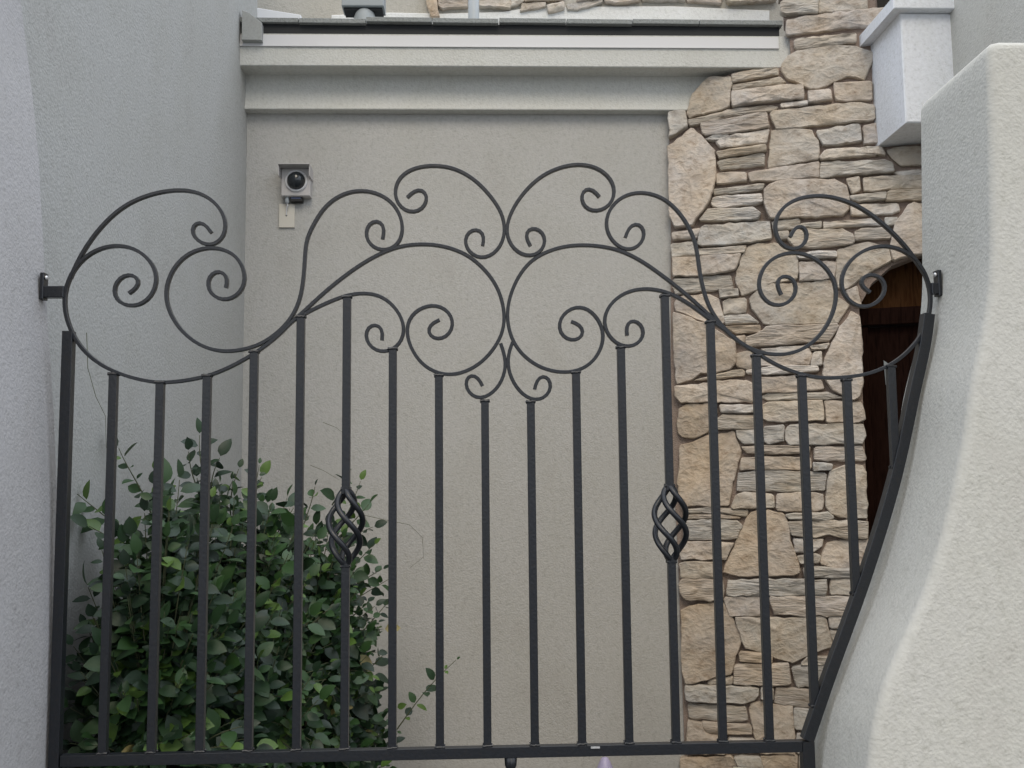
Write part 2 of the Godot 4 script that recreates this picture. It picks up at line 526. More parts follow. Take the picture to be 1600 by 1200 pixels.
	scroll(g, [775, 2200, 783, 2228, 805, 2238, 823, 2228, 828, 2206, 818, 2178, 796, 2164, 765, 2163, 741, 2187, 732, 2225, 741, 2262, 776, 2297, 820, 2312, 870, 2315, 919, 2305, 974, 2281, 1028, 2240, 1081, 2187, 1119, 2134, 1142, 2096])
	scroll(g, [323, 1931, 316, 1956, 324, 1974, 342, 1979, 366, 1964, 373, 1937, 358, 1910, 328, 1897, 295, 1906, 269, 1935, 259, 1968, 270, 2004, 301, 2038, 344, 2056, 392, 2058, 441, 2046, 494, 2016, 542, 1979, 584, 1948])
	scroll(g, [73, 1788, 75, 1815, 93, 1833, 114, 1824, 122, 1800, 113, 1773, 86, 1757, 56, 1762, 27, 1789, 8, 1825, 1, 1861, 7, 1897, 16, 1915])
	# hinge straps with upturned plates against the piers
	for s in [-1, 1]:
		var x0 := -1.165 if s < 0 else 1.155
		var x1 := -1.222 if s < 0 else 1.178
		st = begin()
		box(st, Vector3(minf(x0, x1), 2.04, -0.012), Vector3(maxf(x0, x1), 2.07, 0.012), 0.002)
		var h := obj("hinge", st, M.iron, g)
		st = begin()
		box(st, Vector3(x1 - 0.005, 2.035, -0.016), Vector3(x1 + 0.005, 2.106, 0.0135), 0.002)
		obj("hinge_plate", st, M.iron, h)
		st = begin()
		lathe(st, Vector3(x1 - s * 0.006, 2.094, 0), Vector3(-s, 0, 0), PackedVector2Array([Vector2(0.006, 0), Vector2(0.006, 0.003), Vector2(0.003, 0.005), Vector2(0, 0.0055)]), 12)
		obj("bolt", st, M.bare, h)
	# drop rod under the rail
	st = begin()
	lathe(st, Vector3(0.0, 0.843, 0), Vector3.DOWN, PackedVector2Array([Vector2(0, 0), Vector2(0.0165, 0), Vector2(0.015, 0.02), Vector2(0.012, 0.028), Vector2(0.008, 0.03), Vector2(0.008, 0.8), Vector2(0, 0.8)]), 16)
	obj("drop_rod", st, M.iron, g)
	st = begin()
	box(st, Vector3(0.205, 0.864, 0.0146), Vector3(0.228, 0.869, 0.0153))
	obj("paint_chip", st, M.bare, g)

# ---------------------------------------------------------------- the house
func build_house() -> void:
	var h := thing("stucco_house", "beige stucco house wall behind the gate under a moulded eave", "house")
	var st := begin()
	box(st, Vector3(-1.7, 0.0, BACK - 0.3), Vector3(1.2, 3.95, BACK))
	obj("wall", st, M.wall, h)
	# cornice: lip, cove, soffit and fascia, run along the wall into the ledgestone
	var prof := PackedVector2Array([Vector2(0, 3.574), Vector2(0.062, 3.577), Vector2(0.064, 3.582), Vector2(0.056, 3.61), Vector2(0.049, 3.645), Vector2(0.045, 3.68), Vector2(0.044, 3.715), Vector2(0.047, 3.75), Vector2(0.055, 3.772), Vector2(0.176, 3.772), Vector2(0.18, 3.776), Vector2(0.18, 3.95), Vector2(0, 3.95)])
	st = begin()
	st.set_smooth_group(-1)
	for i in prof.size() - 1:
		var a := prof[i]
		var b := prof[i + 1]
		st.set_smooth_group(4 if i >= 2 and i < 8 else -1)
		quad(st, Vector3(-1.4, a.y, BACK + a.x), Vector3(1.72, a.y, BACK + a.x), Vector3(1.72, b.y, BACK + b.x), Vector3(-1.4, b.y, BACK + b.x), Vector3(0, -(b.x - a.x), b.y - a.y).normalized() + Vector3(0, 0, 0.01))
	st.generate_normals()
	obj("moulding", st, M.trim, h)
	st = begin()
	box(st, Vector3(-1.36, 3.877, BACK + 0.181), Vector3(1.577, 3.883, BACK + 0.19))
	box(st, Vector3(-1.36, 3.8835, BACK + 0.181), Vector3(1.577, 3.941, BACK + 0.186), 0.001)
	obj("drip_edge", st, M.white_metal, h)
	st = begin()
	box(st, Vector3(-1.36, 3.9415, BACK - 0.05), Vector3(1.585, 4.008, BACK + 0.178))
	obj("eave_shade_board", st, M.dark_board, h)  # black flashing board, with the shade of the eave gap in its colour
	var roof_st := begin()
	prism(roof_st, PackedVector2Array([Vector2(-1.36, 0), Vector2(1.57, 0), Vector2(1.57, 1), Vector2(-1.36, 1)]), 0, 0.02)
	var roof := obj("roof", roof_st, M.slate, h)
	roof.transform = Transform3D(Basis(Vector3(1, 0, 0), Vector3(0, 0.34, -1.0), Vector3(0, 1, 0.34).normalized()), Vector3(0, 3.995, BACK + 0.15))
	var edges := [-1.36, -1.025, -0.665, -0.31, 0.05, 0.415, 0.775, 1.14, 1.6]
	for i in 8:
		var drop := 0.005 * (i % 2) + rng.randf() * 0.006
		st = begin()
		var zf: float = BACK + 0.2 + rng.randf() * 0.012
		prism(st, PackedVector2Array([Vector2(edges[i] + 0.002, 4.011 - drop), Vector2(edges[i + 1] - 0.003, 4.009 - drop), Vector2(edges[i + 1] - 0.003, 4.035 - drop), Vector2(edges[i] + 0.002, 4.037 - drop)]), zf - 0.3, zf, 0.002)
		obj("roof_tile", st, M.slate, roof).transform = roof.transform.affine_inverse()
	# grey end flashing and the white kick-out board behind it
	st = begin()
	prism(st, PackedVector2Array([Vector2(-1.322, 3.896), Vector2(-1.216, 3.894), Vector2(-1.217, 3.99), Vector2(-1.285, 4.047), Vector2(-1.322, 4.06)]), BACK - 0.1, BACK + 0.222, 0.002)
	obj("end_flashing", st, M.grey_metal, h)
	st = begin()
	prism(st, PackedVector2Array([Vector2(-1.42, 4.297), Vector2(-1.088, 4.243), Vector2(-1.08, 4.16), Vector2(-1.42, 4.16)]), -2.95, -2.9, 0.003)
	obj("kickout_board", st, M.flash, h)

	var u := thing("upper_wall", "cream upper wall with rough stones standing back above the roof edge", "wall", Vector3(0, 0, -3.5))
	st = begin()
	box(st, Vector3(-2.2, 3.6, -0.3), Vector3(3.2, 5.4, 0.0))
	obj("wall", st, M.upper, u)
	st = begin()
	prism(st, PackedVector2Array([Vector2(-1.02, 4.2), Vector2(1.83, 4.2), Vector2(1.84, 4.58), Vector2(1.2, 4.605), Vector2(0.3, 4.595), Vector2(0.1, 4.56), Vector2(-0.3, 4.545), Vector2(-0.62, 4.55), Vector2(-1.0, 4.53)]), -0.02, 0.015, 0.006)
	obj("curb", st, M.curb, u)
	build_upper_stones(u)
	var v := thing("roof_vent", "grey roof vent with a square cap near the left end of the roof", "vent", Vector3(-0.706, 4.0, -2.8))
	st = begin()
	lathe(st, Vector3.ZERO, Vector3.UP, PackedVector2Array([Vector2(0.068, 0.0), Vector2(0.064, 0.17), Vector2(0.052, 0.205), Vector2(0.04, 0.22), Vector2(0, 0.22)]), 28)
	obj("collar", st, M.vent, v)
	st = begin()
	box(st, Vector3(-0.125, 0.22, -0.06), Vector3(0.112, 0.36, 0.06), 0.004)
	obj("cap", st, M.vent, v)
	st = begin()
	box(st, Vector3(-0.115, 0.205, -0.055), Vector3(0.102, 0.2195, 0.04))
	obj("cap_shade", st, M.dark_board, v)  # dark slab; the shade under the cap is in its colour
	var p := thing("vent_pipe", "round pale grey vent pipe rising before the upper stones", "pipe", Vector3(-0.087, 4.05, -2.9))
	st = begin()
	lathe(st, Vector3.ZERO, Vector3.UP, PackedVector2Array([Vector2(0.045, 0), Vector2(0.034, 0.04), Vector2(0.032, 0.06), Vector2(0.032, 0.75), Vector2(0.026, 0.75), Vector2(0.026, 0.4)]), 24)
	obj("pipe", st, M.pipe, p)

func build_ledgestone() -> void:
	var w := thing("ledgestone_wall", "rough cream ledgestone wall right of the stucco with an arched doorway", "wall", Vector3(0.945, 0, BACK), -STONE_TURN)
	var st := begin()
	prism(st, PackedVector2Array([Vector2(0.05, 0), Vector2(1.0, 0), Vector2(1.012, 2.43), Vector2(1.08, 2.55), Vector2(1.18, 2.635), Vector2(1.32, 2.685), Vector2(1.5, 2.7), Vector2(1.7, 2.68), Vector2(1.85, 2.6), Vector2(1.95, 2.45), Vector2(1.97, 0), Vector2(3.0, 0), Vector2(3.0, 5.4), Vector2(0.69, 5.4), Vector2(0.69, 4.03), Vector2(0.715, 3.99), Vector2(0.72, 3.8), Vector2(0.66, 3.765), Vector2(0.4, 3.765), Vector2(0.22, 3.7), Vector2(0.14, 3.59), Vector2(0.055, 3.58), Vector2(0.05, 2.9), Vector2(0.03, 2.2), Vector2(0.02, 1.8), Vector2(0.04, 1.2)]), -0.12, 0.0)
	obj("mortar", st, M.mortar, w)
	build_wall_stones(w)
	var d := thing("entry_door", "dark brown arched wooden door set deep in the ledgestone wall", "door", Vector3(0.945, 0, BACK), -STONE_TURN)
	st = begin()
	box(st, Vector3(0.93, 0.0, -0.2), Vector3(2.05, 2.34, -0.16))
	obj("door_leaf", st, M.dark_wood, d)
	st = begin()
	box(st, Vector3(0.94, 0.0, -0.16), Vector3(1.062, 2.34, -0.125), 0.006)
	obj("frame", st, M.dark_wood, d)
	st = begin()
	prism(st, PackedVector2Array([Vector2(0.94, 2.44), Vector2(2.05, 2.44), Vector2(2.05, 2.9), Vector2(0.94, 2.9)]), -0.2, -0.14)
	obj("transom", st, M.wood, d)
	st = begin()
	box(st, Vector3(0.94, 2.345, -0.2), Vector3(2.05, 2.437, -0.115), 0.005)
	obj("lintel", st, M.dark_wood, d)
	st = begin()
	prism(st, PackedVector2Array([Vector2(1.135, 2.16), Vector2(1.17, 2.13), Vector2(1.175, 2.05), Vector2(1.14, 2.03)]), -0.16, -0.15)
	obj("plate", st, M.vent, d)  # small pale four-sided patch on the door leaf

func build_walls() -> void:
	var s := thing("side_wall", "long stucco side wall left behind the gate, partly shaded by its colour", "wall")
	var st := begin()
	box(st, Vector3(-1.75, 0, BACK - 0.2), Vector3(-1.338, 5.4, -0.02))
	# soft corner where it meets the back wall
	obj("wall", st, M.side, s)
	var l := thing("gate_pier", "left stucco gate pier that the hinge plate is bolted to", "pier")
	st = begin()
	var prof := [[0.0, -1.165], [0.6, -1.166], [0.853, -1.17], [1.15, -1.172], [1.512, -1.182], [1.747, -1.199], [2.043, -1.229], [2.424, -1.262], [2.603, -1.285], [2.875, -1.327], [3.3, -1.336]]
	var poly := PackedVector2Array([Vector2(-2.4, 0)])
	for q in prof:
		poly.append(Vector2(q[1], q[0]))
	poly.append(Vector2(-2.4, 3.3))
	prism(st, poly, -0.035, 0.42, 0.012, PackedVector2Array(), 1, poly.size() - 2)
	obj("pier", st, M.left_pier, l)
	var r := thing("wing_wall", "right stucco wing wall sweeping out in a curve towards its foot", "wall")
	var right := [[0.0, 0.74, 0.71], [0.5, 0.775, 0.755], [0.88, 0.822, 0.815], [1.02, 0.853, 0.875], [1.115, 0.893, 0.915], [1.25, 0.963, 0.975], [1.37, 1.012, 1.018], [1.493, 1.052, 1.055], [1.63, 1.089, 1.09], [1.77, 1.118, 1.12], [1.92, 1.158, 1.163], [2.06, 1.181, 1.187], [2.245, 1.192, 1.197], [2.6, 1.205, 1.212]]
	poly = PackedVector2Array([Vector2(3.4, 0)])
	var far := PackedVector2Array([Vector2(3.4, 0)])
	for i in right.size() - 1:
		for k in 5:
			var v: Array[float] = []
			for a in 3:
				v.append(cubic_interpolate(right[i][a], right[i + 1][a], right[maxi(i - 1, 0)][a], right[mini(i + 2, right.size() - 1)][a], k / 5.0))
			poly.append(Vector2(v[1], v[0]))
			far.append(Vector2(v[2], v[0]))
	for q in [[1.205, 1.212, 2.6], [1.209, 1.216, 2.618], [1.22, 1.228, 2.63], [1.24, 1.248, 2.634], [3.4, 3.4, 2.634]]:
		poly.append(Vector2(q[0], q[2]))
		far.append(Vector2(q[1], q[2]))
	st = begin()
	prism(st, poly, -0.12, 0.275, 0.022, far, 1, poly.size() - 2)
	obj("wall", st, M.pier, r)
	var k := thing("window_ledge", "white boxed window ledge with a flat cap jutting from the ledgestone", "ledge")
	st = begin()
	box(st, Vector3(2.025, 3.27, -2.5), Vector3(2.95, 3.83, -2.0), 0.006)
	obj("body", st, M.ledge, k)
	st = begin()
	box(st, Vector3(1.972, 3.8305, -2.5), Vector3(3.0, 3.89, -1.955), 0.005)
	obj("cap", st, M.ledge, k)
	var n := thing("dark_window", "dark window pane above the white ledge at the top edge", "window", Vector3(0.945, 0, BACK), -STONE_TURN)
	st = begin()
	box(st, Vector3(1.17, 3.98, 0.0), Vector3(2.1, 5.2, 0.02))
	obj("pane", st, M.door_glass, n)
	var c := thing("corner_wall", "taupe stucco wall rising behind the right wing wall's top corner", "wall")
	st = begin()
	box(st, Vector3(2.275, 0, -2.45), Vector3(3.9, 5.4, -0.9), 0.01)
	obj("wall", st, M.pier, c)

func build_small_things() -> void:
	var k := thing("security_camera", "small hooded dome camera on the stucco wall above the shrub", "camera", Vector3(-1.055, 3.18, BACK))
	var st := begin()
	box(st, Vector3(-0.083, -0.087, 0), Vector3(0.075, 0.068, 0.055), 0.005)
	obj("housing", st, M.plastic, k)
	st = begin()
	box(st, Vector3(-0.087, 0.0685, 0.0), Vector3(0.08, 0.0735, 0.125), 0.001)
	box(st, Vector3(-0.087, 0.01, 0.0), Vector3(-0.0835, 0.068, 0.11))
	box(st, Vector3(0.0765, 0.01, 0.0), Vector3(0.08, 0.068, 0.11))
	obj("hood", st, M.plastic, k)
	st = begin()
	lathe(st, Vector3(0, -0.004, 0.055), Vector3.BACK, PackedVector2Array([Vector2(0.06, 0), Vector2(0.06, 0.008), Vector2(0.055, 0.012), Vector2(0.049, 0.008)]), 40)
	obj("ring", st, M.white_metal, k)
	st = begin()
	var dp := PackedVector2Array()
	for i in 13:
		dp.append(Vector2(cos(PI / 2 * i / 12.0) * 0.05, 0.004 + sin(PI / 2 * i / 12.0) * 0.046))
	lathe(st, Vector3(0, -0.004, 0.055), Vector3.BACK, dp, 40)
	obj("dome", st, M.dome, k)
	st = begin()
	lathe(st, Vector3(-0.054, -0.0875, 0.03), Vector3.DOWN, PackedVector2Array([Vector2(0.011, 0), Vector2(0.012, 0.012), Vector2(0.012, 0.028), Vector2(0.008, 0.034), Vector2(0, 0.034)]), 16)
	obj("cable_gland", st, M.pipe, k)
	st = begin()
	box(st, Vector3(-0.035, -0.113, 0), Vector3(0.03, -0.0875, 0.04), 0.002)
	var jb := obj("junction_box", st, M.black, k)
	st = begin()
	box(st, Vector3(-0.03, -0.097, 0.0401), Vector3(0.022, -0.091, 0.0412))
	obj("label_strip", st, M.label, jb)
	st = begin()
	rod(st, PackedVector3Array([Vector3(-0.054, -0.12, 0.03), Vector3(-0.05, -0.132, 0.03), Vector3(-0.056, -0.146, 0.024), Vector3(-0.06, -0.165, 0.014), Vector3(-0.06, -0.182, 0.013)]), 0.0035, 0.0035, 8)
	obj("cable", st, M.white_metal, k)
	st = begin()
	box(st, Vector3(-0.1, -0.249, 0), Vector3(-0.016, -0.118, 0.011), 0.001)
	var pl := obj("cover_plate", st, M.plate, k)
	st = begin()
	lathe(st, Vector3(-0.06, -0.182, 0.0111), Vector3.BACK, PackedVector2Array([Vector2(0.005, 0), Vector2(0.005, 0.001), Vector2(0, 0.001)]), 12)
	obj("hole_disc", st, M.black, pl)  # black disc standing for the dark hole in the plate
	var s := thing("door_step", "pale concrete step at the foot of the ledgestone wall", "step", Vector3(0.945, 0, BACK), -STONE_TURN)
	st = begin()
	box(st, Vector3(0.3, 0.0, 0.06), Vector3(2.0, 0.078, 0.75), 0.008)
	obj("slab", st, M.step, s)
	var o := thing("garden_ornament", "pale lilac pointed ornament just showing under the gate rail", "ornament", Vector3(0.512, 0, -2.2))
	st = begin()
	lathe(st, Vector3.ZERO, Vector3.UP, PackedVector2Array([Vector2(0.07, 0), Vector2(0.075, 0.03), Vector2(0.06, 0.1), Vector2(0.045, 0.17), Vector2(0.026, 0.215), Vector2(0.014, 0.234), Vector2(0, 0.238)]), 24)
	obj("body", st, M.lilac, o)

# ---------------------------------------------------------------- the shrub
const BLOBS := [[-1.04, 0.8, -0.55, 0.27, 0.76, 0.34], [-0.98, 0.85, -1.1, 0.35, 0.76, 0.45], [-0.85, 0.62, -1.65, 0.34, 0.64, 0.45], [-0.72, 0.3, -1.9, 0.27, 0.45, 0.4], [-1.05, 0.3, -0.5, 0.24, 0.4, 0.3], [-0.9, 0.6, -1.0, 0.3, 0.7, 0.5], [-0.8, 0.92, -1.55, 0.29, 0.46, 0.35]]

func leaf_mesh(length: float, width: float, fold: float, curl: float) -> ArrayMesh:
	var st := begin()
	st.set_smooth_group(0)
	var n := 5
	var mid := PackedVector3Array()
	var lf := PackedVector3Array()
	var rt := PackedVector3Array()
	for i in n + 1:
		var t := float(i) / n
		var w := width * 0.5 * pow(sin(PI * clampf(pow(t, 0.82), 0.0, 1.0)), 0.75)
		var y := -curl * t * t * length
		mid.append(Vector3(0, y, t * length))
		lf.append(Vector3(-w, y + fold * w, t * length))
		rt.append(Vector3(w, y + fold * w, t * length))
	for i in n:
		if i < n - 1:
			tri(st, mid[i], mid[i + 1], lf[i + 1], Vector3.UP)
			tri(st, mid[i], mid[i + 1], rt[i + 1], Vector3.UP)
		if i > 0:
			tri(st, mid[i], lf[i], lf[i + 1] if i < n - 1 else mid[i + 1], Vector3.UP)
			tri(st, mid[i], rt[i], rt[i + 1] if i < n - 1 else mid[i + 1], Vector3.UP)
	st.generate_normals()
	return st.commit()

func inside(p: Vector3) -> float:
	var best := 9.0
	for b in BLOBS:
		var q := Vector3((p.x - b[0]) / b[3], (p.y - b[1]) / b[4], (p.z - b[2]) / b[5])
		best = minf(best, q.length())
	return best

var leaves: Array = []   # [transform, tone, mesh number, score]

func shoot(st: SurfaceTool, a: Vector3, b: Vector3, sag: float, spacing: float, size: float, light := 0) -> void:
	var pts := PackedVector3Array()
	for i in 8:
		var t := i / 7.0
		pts.append(a.lerp(b, t) + Vector3(sin(t * 3.0 + a.x * 9.0) * 0.012, sag * sin(PI * t), cos(t * 3.4 + a.y * 7.0) * 0.012))
	rod(st, pts, 0.0032, 0.0012, 5)
	var l := a.distance_to(b)
	var count := int(l / spacing)
	for i in count + 1:
		var t := (i + 0.6) / (count + 0.6)
		t = minf(t, 1.0)
		var f := t * 7.0
		var k := mini(int(f), 6)
		var p := pts[k].lerp(pts[k + 1], f - k)
		var dir := (pts[k + 1] - pts[k]).normalized()
		var sides := 2 if i < count else 1
		for s in sides:
			var ang := i * 1.57 + s * PI + rng.randf_range(-0.5, 0.5)
			var perp := dir.cross(Vector3(0.3, 0.2, 1)).normalized().rotated(dir, ang)
			var out := (perp + dir * 0.55 + Vector3(0, -0.12, 0.12)).normalized()
			if i == count:
				out = dir
			var up := (Vector3(rng.randf_range(-0.5, 0.5), 0.75, 0.55) + Vector3(rng.randf_range(-1, 1), rng.randf_range(-1, 1), rng.randf_range(-1, 1)) * 0.45).normalized()
			var x := up.cross(out).normalized()
			up = out.cross(x).normalized()
			var sc := size * rng.randf_range(0.55, 1.5) * (1.0 - 0.3 * t)
			var pos := p + out * 0.006
			if pos.x < -1.315 or pos.z < BACK + 0.02:
				continue
			var tone := rng.randi_range(0, 1) if rng.randf() < 0.62 else 2
			if rng.randf() < 0.09 + 0.1 * light:
				tone = 3
			if pos.y < 0.9 and rng.randf() < 0.012:
				tone = 4
			var score := pos.z * 0.55 + inside(pos) * 1.0 + rng.randf() * 0.15
			leaves.append([Transform3D(Basis(x, up, out) * sc, pos), tone, rng.randi_range(0, 3), score])

func build_shrub() -> void:
	var o := thing("leafy_shrub", "dark green leafy shrub filling the left corner behind the gate", "shrub")
	var st := begin()
	var roots := [Vector3(-1.0, 0, -0.8), Vector3(-0.9, 0, -1.3), Vector3(-0.75, 0, -1.7), Vector3(-0.65, 0, -2.0)]
	for r in roots:
		for k in 5:
			var tip: Vector3 = r + Vector3(rng.randf_range(-0.22, 0.22), rng.randf_range(0.35, 0.75), rng.randf_range(-0.2, 0.2))
			var pts := PackedVector3Array()
			for i in 7:
				var t := i / 6.0
				pts.append(r.lerp(tip, t) + Vector3(sin(t * 4.0 + k) * 0.03, 0, cos(t * 5.0 + k) * 0.03) * t)
			rod(st, pts, 0.011, 0.005, 6)
	obj("trunk", st, M.stem, o)
	st = begin()
	# shoots through the body of the shrub, thickest near its surface
	var made := 0
	while made < 1050:
		var b: Array = BLOBS[[0, 0, 0, 1, 1, 1, 2, 2, 3, 3, 4, 5, 6, 6][rng.randi_range(0, 13)]]
		var d := Vector3(rng.randfn(), rng.randfn() * 0.9 + 0.25, rng.randfn() + 0.25).normalized()
		var r := rng.randf_range(0.78, 1.04)
		var tip := Vector3(b[0] + d.x * b[3] * r, b[1] + d.y * b[4] * r, b[2] + d.z * b[5] * r)
		if tip.y < 0.05 or tip.x < -1.3 or tip.z < BACK + 0.05 or tip.z > -0.1:
			continue
		var from := tip.lerp(Vector3(b[0], b[1] - 0.15, b[2]), rng.randf_range(0.5, 0.75))
		if from.distance_to(tip) < 0.14:
			continue
		shoot(st, from, tip, 0.02, 0.043, 1.0)
		made += 1
	# long sprigs that leave the body
	shoot(st, Vector3(-1.22, 1.45, -0.85), Vector3(-1.27, 1.67, -0.75), 0.01, 0.048, 1.0, 1)
	shoot(st, Vector3(-1.23, 1.35, -0.70), Vector3(-1.32, 1.52, -0.55), 0.01, 0.048, 1.0, 1)
	shoot(st, Vector3(-1.04, 1.47, -1.00), Vector3(-1.07, 1.72, -0.95), 0.01, 0.048, 1.0, 1)
	shoot(st, Vector3(-1.06, 1.45, -1.00), Vector3(-1.09, 1.66, -0.90), 0.01, 0.048, 1.0, 1)
	shoot(st, Vector3(-1.04, 1.45, -1.00), Vector3(-1.01, 1.64, -1.00), 0.01, 0.048, 1.0, 1)
	shoot(st, Vector3(-0.99, 1.40, -1.10), Vector3(-0.97, 1.60, -1.10), 0.01, 0.048, 1.0, 1)
	shoot(st, Vector3(-0.87, 1.31, -1.30), Vector3(-0.81, 1.45, -1.30), 0.01, 0.048, 1.0, 1)
	shoot(st, Vector3(-0.95, 1.37, -1.20), Vector3(-0.91, 1.57, -1.20), 0.01, 0.048, 1.0, 1)
	shoot(st, Vector3(-1.14, 1.38, -0.90), Vector3(-1.16, 1.59, -0.80), 0.01, 0.048, 1.0, 1)
	shoot(st, Vector3(-0.71, 1.28, -1.70), Vector3(-0.59, 1.55, -1.70), 0.01, 0.048, 1.0, 1)
	shoot(st, Vector3(-0.75, 1.25, -1.80), Vector3(-0.55, 1.35, -1.80), 0.01, 0.048, 1.0, 1)
	shoot(st, Vector3(-0.73, 0.96, -1.90), Vector3(-0.49, 1.11, -1.90), 0.01, 0.048, 1.0, 1)
	shoot(st, Vector3(-0.70, 0.85, -1.90), Vector3(-0.51, 0.89, -1.90), 0.01, 0.048, 1.0, 1)
	shoot(st, Vector3(-0.67, 0.54, -1.90), Vector3(-0.49, 0.65, -1.80), 0.01, 0.048, 1.0, 1)
	shoot(st, Vector3(-1.20, 0.88, -0.60), Vector3(-1.31, 0.89, -0.45), 0.01, 0.048, 1.0, 1)
	shoot(st, Vector3(-1.18, 1.29, -0.70), Vector3(-1.28, 1.42, -0.55), 0.01, 0.048, 1.0, 1)
	shoot(st, Vector3(-0.81, 1.30, -1.50), Vector3(-0.76, 1.53, -1.50), 0.01, 0.048, 1.0, 1)
	shoot(st, Vector3(-0.71, 1.45, -1.70), Vector3(-0.63, 1.58, -1.60), 0.01, 0.048, 1.0, 1)
	shoot(st, Vector3(-0.69, 1.05, -1.80), Vector3(-0.50, 1.17, -1.75), 0.01, 0.048, 1.0, 1)
	shoot(st, Vector3(-0.68, 1.13, -1.75), Vector3(-0.53, 1.28, -1.70), 0.01, 0.048, 1.0, 1)
	shoot(st, Vector3(-0.62, 0.87, -1.90), Vector3(-0.47, 1.02, -1.85), 0.01, 0.048, 1.0, 1)
	shoot(st, Vector3(-0.62, 0.68, -1.90), Vector3(-0.48, 0.80, -1.85), 0.01, 0.048, 1.0, 1)
	shoot(st, Vector3(-0.59, 0.47, -1.95), Vector3(-0.44, 0.55, -1.90), 0.01, 0.048, 1.0, 1)
	shoot(st, Vector3(-0.71, 1.28, -1.70), Vector3(-0.55, 1.45, -1.65), 0.01, 0.048, 1.0, 1)
	shoot(st, Vector3(-0.49, 0.41, -1.90), Vector3(-0.17, 0.77, -1.80), 0.02, 0.075, 0.8, 2)
	rod(st, PackedVector3Array([Vector3(-0.581, 1.401, -1.80), Vector3(-0.496, 1.380, -1.80), Vector3(-0.384, 1.357, -1.80), Vector3(-0.327, 1.300, -1.80), Vector3(-0.322, 1.216, -1.80), Vector3(-0.384, 1.167, -1.80)]), 0.0012, 0.0006, 4)
	rod(st, PackedVector3Array([Vector3(-0.736, 1.801, -1.60), Vector3(-0.681, 1.779, -1.60), Vector3(-0.640, 1.746, -1.60)]), 0.0012, 0.0006, 4)
	rod(st, PackedVector3Array([Vector3(-0.788, 1.620, -1.60), Vector3(-0.734, 1.598, -1.60), Vector3(-0.666, 1.557, -1.60)]), 0.0012, 0.0006, 4)
	rod(st, PackedVector3Array([Vector3(-1.264, 2.008, -0.40), Vector3(-1.257, 1.900, -0.40), Vector3(-1.230, 1.812, -0.40), Vector3(-1.200, 1.754, -0.40), Vector3(-1.195, 1.658, -0.40)]), 0.0012, 0.0006, 4)
	obj("twig", st, M.twig, o)
	var meshes: Array[ArrayMesh] = [leaf_mesh(0.07, 0.045, 0.25, 0.12), leaf_mesh(0.078, 0.047, 0.15, 0.25), leaf_mesh(0.062, 0.044, 0.35, 0.05), leaf_mesh(0.056, 0.034, 0.2, 0.2)]
	leaves.sort_custom(func(a, b): return a[3] > b[3])
	var rest := {}
	for i in leaves.size():
		var l: Array = leaves[i]
		if i < 300:
			var mi := MeshInstance3D.new()
			mi.name = "leaf"
			mi.mesh = meshes[l[2]]
			mi.material_override = M["leaf%d" % l[1]]
			mi.transform = l[0]
			o.add_child(mi, true)
		else:
			var key: int = l[1]
			if not rest.has(key):
				rest[key] = begin()
			rest[key].append_from(meshes[l[2]], 0, l[0])
	for key in rest:
		var f := obj("foliage", rest[key], M["leaf%d" % key], o)
		f.set_meta("kind", "stuff")
	print("leaves ", leaves.size())

# ---------------------------------------------------------------- scene
func _ready() -> void:
	rng.seed = 20
	noise.seed = 4
	noise.frequency = 0.02
	noise.fractal_octaves = 3
	var cam := Camera3D.new()
	cam.name = "camera"
	cam.position = Vector3(-0.0769, 1.55, 2.6)
	cam.rotation_degrees = Vector3(5.5603, -1.9864, -0.5941)
	cam.fov = 42.65
	cam.far = 400.0
	add_child(cam)
	cam.current = true
	var env := Environment.new()
	env.background_mode = Environment.BG_SKY
	var sm := ProceduralSkyMaterial.new()
	sm.sky_top_color = Color(0.86, 0.89, 0.94)
	sm.sky_horizon_color = Color(0.58, 0.6, 0.62)
	sm.sky_curve = 0.3
	sm.ground_horizon_color = Color(0.4, 0.4, 0.38)
	sm.ground_bottom_color = Color(0.25, 0.25, 0.24)
	sm.sky_energy_multiplier = 1.25
	sm.sun_angle_max = 1.0
	var sky := Sky.new()
	sky.sky_material = sm
	env.sky = sky
	env.ambient_light_source = Environment.AMBIENT_SOURCE_SKY
	env.tonemap_mode = Environment.TONE_MAPPER_LINEAR
	env.tonemap_exposure = 1.72
	env.sdfgi_enabled = true
	env.ssao_enabled = true
	env.ssil_enabled = true
	var we := WorldEnvironment.new()
	we.name = "world_environment"
	we.environment = env
	add_child(we)
	var sun := DirectionalLight3D.new()
	sun.name = "sun"
	sun.light_energy = 0.3
	sun.light_color = Color(1.0, 0.96, 0.9)
	sun.light_angular_distance = 30.0
	sun.shadow_enabled = true
	sun.look_at_from_position(Vector3(-0.1, 3.9, 3.8), Vector3.ZERO, Vector3.UP)
	add_child(sun)
	make_materials()
	var st := begin()
	quad(st, Vector3(-200, 0, -200), Vector3(200, 0, -200), Vector3(200, 0, 200), Vector3(-200, 0, 200), Vector3.UP)
	st.generate_normals()
	var gr := obj("ground", st, M.concrete)
	gr.set_meta("kind", "structure")
	gr.set_meta("label", "grey concrete paving of the courtyard and drive")
	build_house()
	build_ledgestone()
	build_walls()
	build_gate()
	build_shrub()
	build_small_things()

